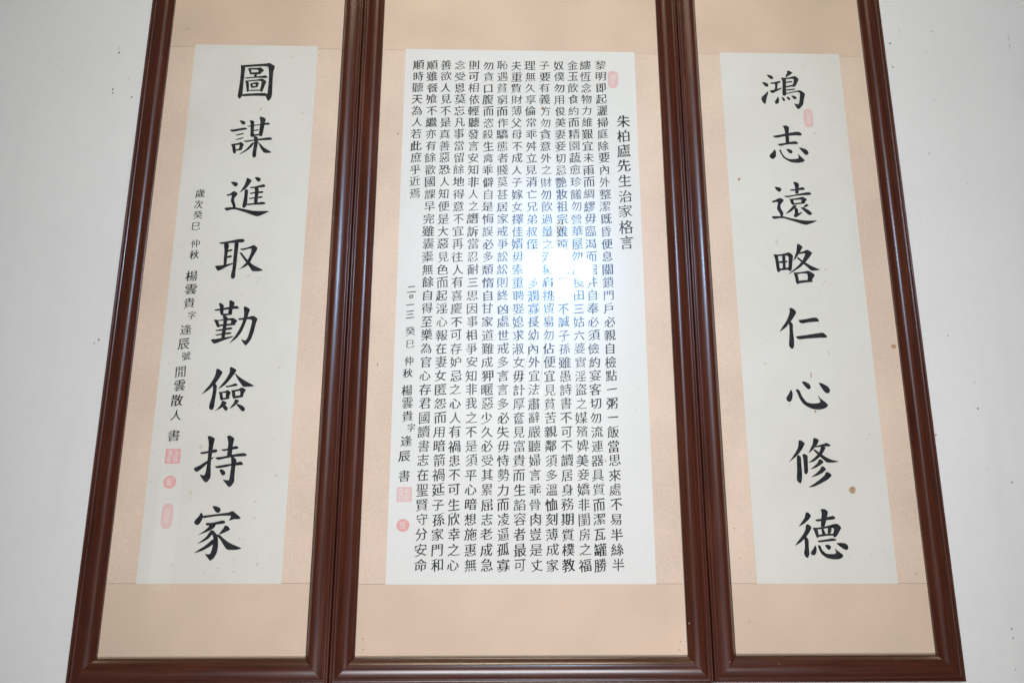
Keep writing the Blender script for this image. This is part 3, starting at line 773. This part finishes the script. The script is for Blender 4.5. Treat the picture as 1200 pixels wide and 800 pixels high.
SPOTS = [(1.0255, 0.4065, 0.0074, 0.0067, 1), (1.0203, 0.3338, 0.0035, 0.0035, 0), (0.8795, 0.0428, 0.0083, 0.0082, 1), (0.8028, 0.3305, 0.0015, 0.0098, 1), (0.8052, 0.2366, 0.0028, 0.0034, 1), (-0.2710, 0.9906, 0.0023, 0.0031, 1), (0.1242, 1.0726, 0.0047, 0.0057, 1), (-0.2991, 0.3513, 0.0017, 0.0048, 1), (-0.3064, -0.2970, 0.0018, 0.0017, 1), (-0.3044, -0.3202, 0.0018, 0.0017, 1), (0.4358, -0.3047, 0.0018, 0.0017, 1), (0.4312, -0.3234, 0.0020, 0.0019, 1), (0.4367, -0.3383, 0.0018, 0.0017, 1), (-0.5763, 1.2185, 0.0036, 0.0040, 0), (-0.5333, 1.0496, 0.0042, 0.0047, 0), (-0.6465, 1.0591, 0.0016, 0.0036, 1), (-0.6417, 0.5831, 0.0049, 0.0051, 0), (-0.5462, 0.3428, 0.0039, 0.0044, 0), (-0.7220, 0.1435, 0.0055, 0.0059, 0), (-0.7355, 0.0351, 0.0054, 0.0053, 0), (-0.7369, 0.0224, 0.0033, 0.0032, 0), (-0.5622, -0.1309, 0.0043, 0.0047, 0), (-0.6535, -0.1405, 0.0035, 0.0033, 0), (-0.6162, -0.1482, 0.0041, 0.0035, 0), (-0.5787, -0.0249, 0.0035, 0.0034, 0), (-0.5792, 0.0145, 0.0031, 0.0036, 0), (-0.6086, -0.0723, 0.0033, 0.0032, 0), (-0.5994, -0.0735, 0.0029, 0.0028, 0), (-0.7614, -0.1332, 0.0031, 0.0039, 0), (-0.5331, 0.0754, 0.0038, 0.0041, 0), (0.6873, 0.3594, 0.0048, 0.0040, 0), (0.7431, 0.6871, 0.0045, 0.0107, 0), (0.8680, 0.6120, 0.0040, 0.0035, 0), (0.9363, 0.1785, 0.0032, 0.0032, 0), (0.8547, 0.3871, 0.0035, 0.0035, 0), (0.6551, 0.8675, 0.0039, 0.0042, 1), (0.8634, 1.2200, 0.0029, 0.0032, 0), (0.8760, 1.0076, 0.0040, 0.0038, 0), (-0.0526, 0.9092, 0.0028, 0.0030, 0), (-0.0710, 0.2676, 0.0030, 0.0030, 0), (0.2710, 0.1162, 0.0013, 0.0073, 0), (0.2713, 0.1121, 0.0017, 0.0033, 1), (0.1633, 0.2600, 0.0021, 0.0022, 0), (0.3507, 0.2392, 0.0026, 0.0021, 0), (0.0456, -0.0050, 0.0033, 0.0024, 0), (-1.0020, 1.1896, 0.0024, 0.0027, 1), (-0.8700, 1.3050, 0.0022, 0.0025, 1), (0.5801, -0.0480, 0.0019, 0.0018, 1), (0.5899, -0.1166, 0.0018, 0.0018, 1), (1.0137, -0.1524, 0.0020, 0.0023, 1), (1.0163, -0.1563, 0.0016, 0.0016, 1), (0.6011, -0.2618, 0.0018, 0.0017, 1)]
CHIPS = [(0.4531, -0.262), (0.6569, -0.3509), (0.5429, -0.3459)]
LAMP_POINTS = [(0.2351, 1.6152, 'drop', 0.0636, 0.1016, -0.08, True), (0.4278, 1.6353, 'globe', 0.0885, 0.0958, 0, True), (0.5932, 1.5754, 'drop', 0.0636, 0.0871, 0.3, True), (0.4628, 1.4408, 'globe', 0.0675, 0.0697, 0, True), (0.1551, 0.7471, 'globe', 0.0177, 0.0203, 0, False), (0.2866, 0.7392, 'drop', 0.0199, 0.0221, 0, False)]

# ------------------------------------------------------------------ the wall
WALL_Y = 0.014
wb = MB()
wb.box(-4.0, 4.2, WALL_Y, WALL_Y + 0.2, -2.2, 3.2)
rng = random.Random(5)
for x, z, rx, rz, dark in WALL_SPECKS:
    wb.poly(blob(rng, x, z, rx, rz), WALL_Y - 0.0004, 1 if dark else 2)
for _ in range(7):
    x = rng.choice((rng.uniform(-1.9, -1.02), rng.uniform(1.13, 2.0)))
    z = rng.uniform(-0.45, 1.6)
    r = rng.uniform(0.0005, 0.001)
    wb.poly(blob(rng, x, z, r, r * rng.uniform(0.7, 1.6)), WALL_Y - 0.0004, 2)
wall = wb.build('wall', [WALL, SPECK, SMUDGE])
wall['kind'] = 'structure'
wall['label'] = 'off-white plaster wall with small dark specks behind the frames'

# ------------------------------------------------------------------ framed scrolls
FW = 0.055                                     # width of the moulding
PROFILE = [(0, 0), (0, .0268), (.0004, .0278), (.0014, .0287), (.0026, .0290), (.0038, .0287), (.0047, .0280), (.0052, .0272),
           (.0058, .0272), (.0063, .0281), (.0071, .0288), (.0083, .0292), (.0097, .0291), (.0109, .0286), (.0116, .0280), (.0128, .0280),
           (.0136, .0287), (.0150, .0296), (.0175, .0309), (.0205, .0322), (.0240, .0335), (.0280, .0345), (.0315, .0350), (.0345, .0350),
           (.0375, .0346), (.0405, .0336), (.0430, .0323), (.0455, .0303), (.0478, .0279), (.0498, .0252), (.0515, .0229), (.0530, .0211),
           (.0540, .0203), (.0550, .0198), (.0550, .0)]


def moulding(name, parent, side, x0, x1, z0, z1, widths, chips=()):
    kl, kr, kb = (w / FW for w in widths)        # left, right and bottom members are not quite the same width
    mb = MB()
    s = 0.0
    prev = None
    ends = []
    for u, h in PROFILE:
        y = WALL_Y - h
        if side == 'left':
            e = ((x0 + u * kl, y, z0 + u * kb), (x0 + u * kl, y, z1 - u))
        elif side == 'right':
            e = ((x1 - u * kr, y, z0 + u * kb), (x1 - u * kr, y, z1 - u))
        elif side == 'bottom':
            e = ((x0 + u * kl, y, z0 + u * kb), (x1 - u * kr, y, z0 + u * kb))
        else:
            e = ((x0 + u * kl, y, z1 - u), (x1 - u * kr, y, z1 - u))
        if prev is not None:
            s += math.hypot(u - prev[0], h - prev[1])
        prev = (u, h)
        ends.append((e, s))
    flip = side in ('right', 'bottom')
    L = (z1 - z0) if side in ('left', 'right') else (x1 - x0)
    off = (hash_id[0] * 3.7)
    hash_id[0] += 1
    for j, (e, s) in enumerate(ends):
        mb.v.extend(e)
    for j in range(len(ends) - 1):
        a, b = 2 * j, 2 * (j + 1)
        f = (a, b, b + 1, a + 1)
        s0, s1 = ends[j][1], ends[j + 1][1]
        uv = [(off, s0), (off, s1), (off + L, s1), (off + L, s0)]
        if flip:
            f = tuple(reversed(f)); uv = list(reversed(uv))
        mb.f.append(f); mb.mi.append(0); mb.uv.append(uv)
    for (x, z, r, h) in chips:
        mb.poly(blob(random.Random(int(x * 1e4)), x, z, r, r * 1.5), WALL_Y - h - 0.0006, 1)
    return mb.build(name, [WOOD, CHIP], parent, True, math.radians(40))


hash_id = [0]


def framed_scroll(label, outer, widths, paper, seam_top, seam_bot, paper_material, chips, fox_seed, fox_n):
    x0, x1, z0, z1 = outer
    cx, cz = (x0 + x1) / 2, z0
    t = thing('framed_scroll', label, 'framed scroll', (cx, WALL_Y, cz), 'framed calligraphy scrolls on the wall')
    inv = Matrix.Translation((-cx, -WALL_Y, -cz))

    def rel(o):
        o.data.transform(inv)
        return o
    rel(moulding('stile', t, 'left', x0, x1, z0, z1, widths, [c[:4] for c in chips if c[4] == 'left']))
    rel(moulding('stile', t, 'right', x0, x1, z0, z1, widths, [c[:4] for c in chips if c[4] == 'right']))
    rel(moulding('rail', t, 'bottom', x0, x1, z0, z1, widths, [c[:4] for c in chips if c[4] == 'bottom']))
    rel(moulding('rail', t, 'top', x0, x1, z0, z1, widths))
    ix0, ix1, iz0, iz1 = x0 + widths[0] - .004, x1 - widths[1] + .004, z0 + widths[2] - .004, z1 - FW + .004
    px0, px1, pz0, pz1 = paper
    mb = MB(); mb.box(ix0, ix1, .0035, .0090, iz0, iz1); rel(mb.build('backing_board', BACKING, t))
    fr = random.Random(fox_seed)

    def silk(name, mat, a, b, c, d, y, n):
        mb = MB(); mb.box(a, b, y, .0032, c, d)
        for _ in range(n):
            r = fr.uniform(.0005, .0011)
            mb.poly(blob(fr, fr.uniform(a, b), fr.uniform(c, d), r, r), y - .00008, 1)
        for (x, z, rx, rz, dark) in SPOTS:
            if a + .002 < x < b - .002 and c + .002 < z < d - .002 and not (px0 < x < px1 and pz0 < z < pz1):
                mb.poly(blob(fr, x, z, rx, rz), y - .00012, 1 if dark else 2)
        return rel(mb.build(name, [mat, FOX_DARK, FOX_PALE], t))
    silk('silk_panel', SILK_END, ix0, ix1, seam_top, iz1, .0003, 10)
    silk('silk_panel', SILK_END, ix0, ix1, iz0, seam_bot, .0003, 16)
    silk('silk_strip', SILK_SIDE, ix0, px0 + .004, seam_bot + .0006, seam_top - .0006, .0005, 12)
    silk('silk_strip', SILK_SIDE, px1 - .004, ix1, seam_bot + .0006, seam_top - .0006, .0005, 12)
    mb = MB(); mb.box(px0, px1, 0.0, .0006, pz0, pz1)
    for (x, z, rx, rz, dark) in SPOTS:
        if px0 < x < px1 and pz0 < z < pz1:
            mb.poly(blob(fr, x, z, rx * .9, rz * .9), -.00004, 2)
            if dark:
                mb.poly(blob(fr, x, z, rx, rz), -.00008, 1)
    for _ in range(fox_n):
        r = fr.choice((.0007, .0009, .0012, .0018))
        mb.poly(blob(fr, fr.uniform(px0 + .004, px1 - .004), fr.uniform(pz0 + .004, pz1 - .004), r, r * fr.uniform(.7, 1.3)), -.00004, 2)
    sheet = rel(mb.build('paper_sheet', [paper_material, FOX_DARK, FOX_PALE], t))
    mb = MB(); mb.box(ix0, ix1, -.0035, -.0015, iz0, iz1); rel(mb.build('glass_pane', GLASS, t))
    return t, sheet, (cx, cz)


def brush_character(parent, org, entry):
    (x, z), strokes = entry
    mb = MB()
    for k, s in enumerate(strokes):
        pts = soften([(x + s[i] * 1e-4 - org[0], z + s[i + 1] * 1e-4 - org[1]) for i in range(0, len(s), 2)], 0.17)
        for side in (0, 1):          # the full brush width
            d = .00032 * (2 * side - 1)
            mb.poly([(px + d, pz + d * .3) for px, pz in pts], -.0001 - WALL_Y - (2 * k + side) * 2e-6)
    return mb.build('brush_character', INK, parent)


def seal(parent, org, shape, x, z, w, h, tilt, pale, seed):
    """vermilion seal print: a filled stamp with the paper showing through its carved lines"""
    r = random.Random(seed)
    ct, st = math.cos(tilt), math.sin(tilt)

    def tf(pts):
        return [(x - org[0] + a * ct - b * st, z - org[1] + a * st + b * ct) for a, b in pts]
    if shape == 'square':
        k = .0012
        base = [(-w / 2, -h / 2 + k), (-w / 2 + k, -h / 2), (w / 2 - k, -h / 2), (w / 2, -h / 2 + k),
                (w / 2, h / 2 - k), (w / 2 - k, h / 2), (-w / 2 + k, h / 2), (-w / 2, h / 2 - k)]
    else:
        p = 2.0 if shape == 'round' else 3.2
        base = []
        for i in range(36):
            a = 2 * math.pi * i / 36
            c, s = math.cos(a), math.sin(a)
            base.append((w / 2 * math.copysign(abs(c) ** (2 / p), c) * (1 + r.uniform(-.02, .02)),
                         h / 2 * math.copysign(abs(s) ** (2 / p), s) * (1 + r.uniform(-.02, .02))))
    mb = MB()
    y = -WALL_Y - .0001
    mb.poly(tf(base), y, 1 if pale else 0)
    cols = {'square': 2, 'round': 1, 'oval': 1}[shape]
    rows = {'square': 2, 'round': 1, 'oval': 2}[shape]
    m = .82 if shape == 'square' else .6
    lw = min(w, h) * .04
    for i in range(cols):
        for j in range(rows):
            cw, chh = w * m / cols, h * m / rows
            bx, bz = (i - (cols - 1) / 2) * cw, (j - (rows - 1) / 2) * chh
            nbar = r.choice((3, 4))
            for q in range(nbar):
                zz = bz + chh * .4 * (q / (nbar - 1) * 2 - 1)
                aa = cw * r.uniform(.25, .4)
                mb.poly(tf([(bx - aa, zz - lw / 2), (bx + aa, zz - lw / 2), (bx + aa, zz + lw / 2), (bx - aa, zz + lw / 2)]), y - .00003, 2)
            for q in r.sample((-.36, -.12, .12, .36), 2):
                xx = bx + cw * q
                aa = chh * r.uniform(.2, .4)
                mb.poly(tf([(xx - lw / 2, bz - aa), (xx + lw / 2, bz - aa), (xx + lw / 2, bz + aa), (xx - lw / 2, bz + aa)]), y - .00006, 2)
    return mb.build('seal_stamp', [SEAL, SEAL_PALE, SEAL_CUT], parent)


Z0, Z1 = -0.393, 1.665
left, left_sheet, lo = framed_scroll(
    'narrow framed scroll with eight big characters, a small signature column and three pink seals',
    (-.9690, -.3797, Z0 - .004, Z1), (.0585, .0550, .0590), (-.8420, -.5030, -.1747, 1.2556), 1.2480, -.1743, PAPER_AGED, [], 11, 130)
centre, centre_sheet, co = framed_scroll(
    'wide framed scroll filled with fourteen columns of small black writing under reflecting glass',
    (-.3772, .5056, Z0 - .002, Z1), (.0550, .0550, .0570), (-.2585, .3845, -.1770, 1.2510), 1.2480, -.1766, PAPER,
    [(CHIPS[0][0], CHIPS[0][1], .0010, .0345, 'right')], 12, 40)
right, right_sheet, ro = framed_scroll(
    'narrow framed scroll with eight big characters and a single pink seal near its top',
    (.5078, 1.0945, Z0 + .001, Z1 + .003), (.0550, .0575, .0560), (.6262, .9674, -.1765, 1.2543), 1.2480, -.1761, PAPER_AGED,
    [(CHIPS[1][0], CHIPS[1][1], .0006, .0345, 'bottom'), (CHIPS[2][0], CHIPS[2][1], .0006, .0345, 'left')], 13, 70)

for e in LEFT_CHARS:
    brush_character(left_sheet, lo, e)
for e in RIGHT_CHARS:
    brush_character(right_sheet, ro, e)

rng = random.Random(3)
for text, (ax, az), (bx, bz) in COLUMNS:
    n = len(text)
    o = write_column('text_column', centre_sheet,
                     [(ch, ax + (bx - ax) * i / (n - 1), az + (bz - az) * i / (n - 1), TEXT_SIZE) for i, ch in enumerate(text)], rng, *co)
    o.data.transform(Matrix.Translation((0, -WALL_Y, 0)))
text, (ax, az), (bx, bz) = TITLE
o = write_column('title_column', centre_sheet,
                 [(ch, ax + (bx - ax) * i / (len(text) - 1), az + (bz - az) * i / (len(text) - 1), TITLE_SIZE) for i, ch in enumerate(text)], rng, *co)
o.data.transform(Matrix.Translation((0, -WALL_Y, 0)))
for words, cuts, sheet, org in ((DATE, (4, 6, 8, 12, 14), centre_sheet, co), (SIGN, (4, 6, 10, 13, 17), left_sheet, lo)):
    for a, b in zip((0,) + cuts, cuts + (len(words),)):
        o = write_column('inscription', sheet, words[a:b], rng, *org)
        o.data.transform(Matrix.Translation((0, -WALL_Y, 0)))
for which, shape, x, z, w, h, tilt, pale, seed in SEALS:
    par, org = {'L': (left_sheet, lo), 'C': (centre_sheet, co), 'R': (right_sheet, ro)}[which]
    seal(par, org, shape, x, z, w, h, tilt, pale, seed)
bpy.data.objects.remove(_to)
bpy.data.curves.remove(_cu)

# ------------------------------------------------------------------ the ceiling lamp behind the photographer, mirrored in the glass
LY = -2.9
pts = LAMP_POINTS
lx = sum(p[0] for p in pts[:4]) / 4
lz = max(p[1] for p in pts) + .25
lamp = thing('ceiling_lamp', 'glowing ceiling lamp with glass shades, mirrored in the glass of the wide centre scroll', 'lamp', (lx, LY, lz))
sm = MB()
sm.lathe((0, 0, 0), [(.0, .9), (.06, .9), (.06, .88), (.012, .87), (.012, .05), (.03, .03), (.03, -.02), (.0, -.03)], 16)
sm.build('stem', METAL, lamp, True, math.radians(35))
SHAPES = {
    'drop': [(.0, 1.0), (.35, .93), (.75, .7), (.98, .35), (1.0, 0.0), (.86, -.4), (.55, -.75), (.25, -1.0), (.06, -1.22), (0, -1.28)],
    'globe': [(math.sin(math.pi * k / 8), math.cos(math.pi * k / 8)) for k in range(9)],
}
for (x, z, kind, rx, rz, tilt, bright) in pts:
    sh = MB()
    sh.lathe((x - lx, 0, z - lz), [(a * rx, b * rz) for a, b in SHAPES[kind]], 14, 0, tilt)
    sh.build('glass_shade', LAMP if bright else LAMP_DIM, lamp, True)
    arm = MB()
    P, Q = Vector((x - lx, 0, z - lz + rz * .98)), Vector((0, 0, 0))
    d = (Q - P); side = Vector((-d.z, 0, d.x)).normalized() * .005
    for yy in (-.005, .005):
        arm.v.extend([tuple(P + side + Vector((0, yy, 0))), tuple(P - side + Vector((0, yy, 0))),
                      tuple(Q - side + Vector((0, yy, 0))), tuple(Q + side + Vector((0, yy, 0)))])
    for q in ((0, 1, 2, 3), (7, 6, 5, 4), (0, 3, 7, 4), (1, 5, 6, 2), (0, 4, 5, 1), (3, 2, 6, 7)):
        arm.f.append(q); arm.mi.append(0); arm.uv.append(None)
    arm.build('arm', METAL, lamp)
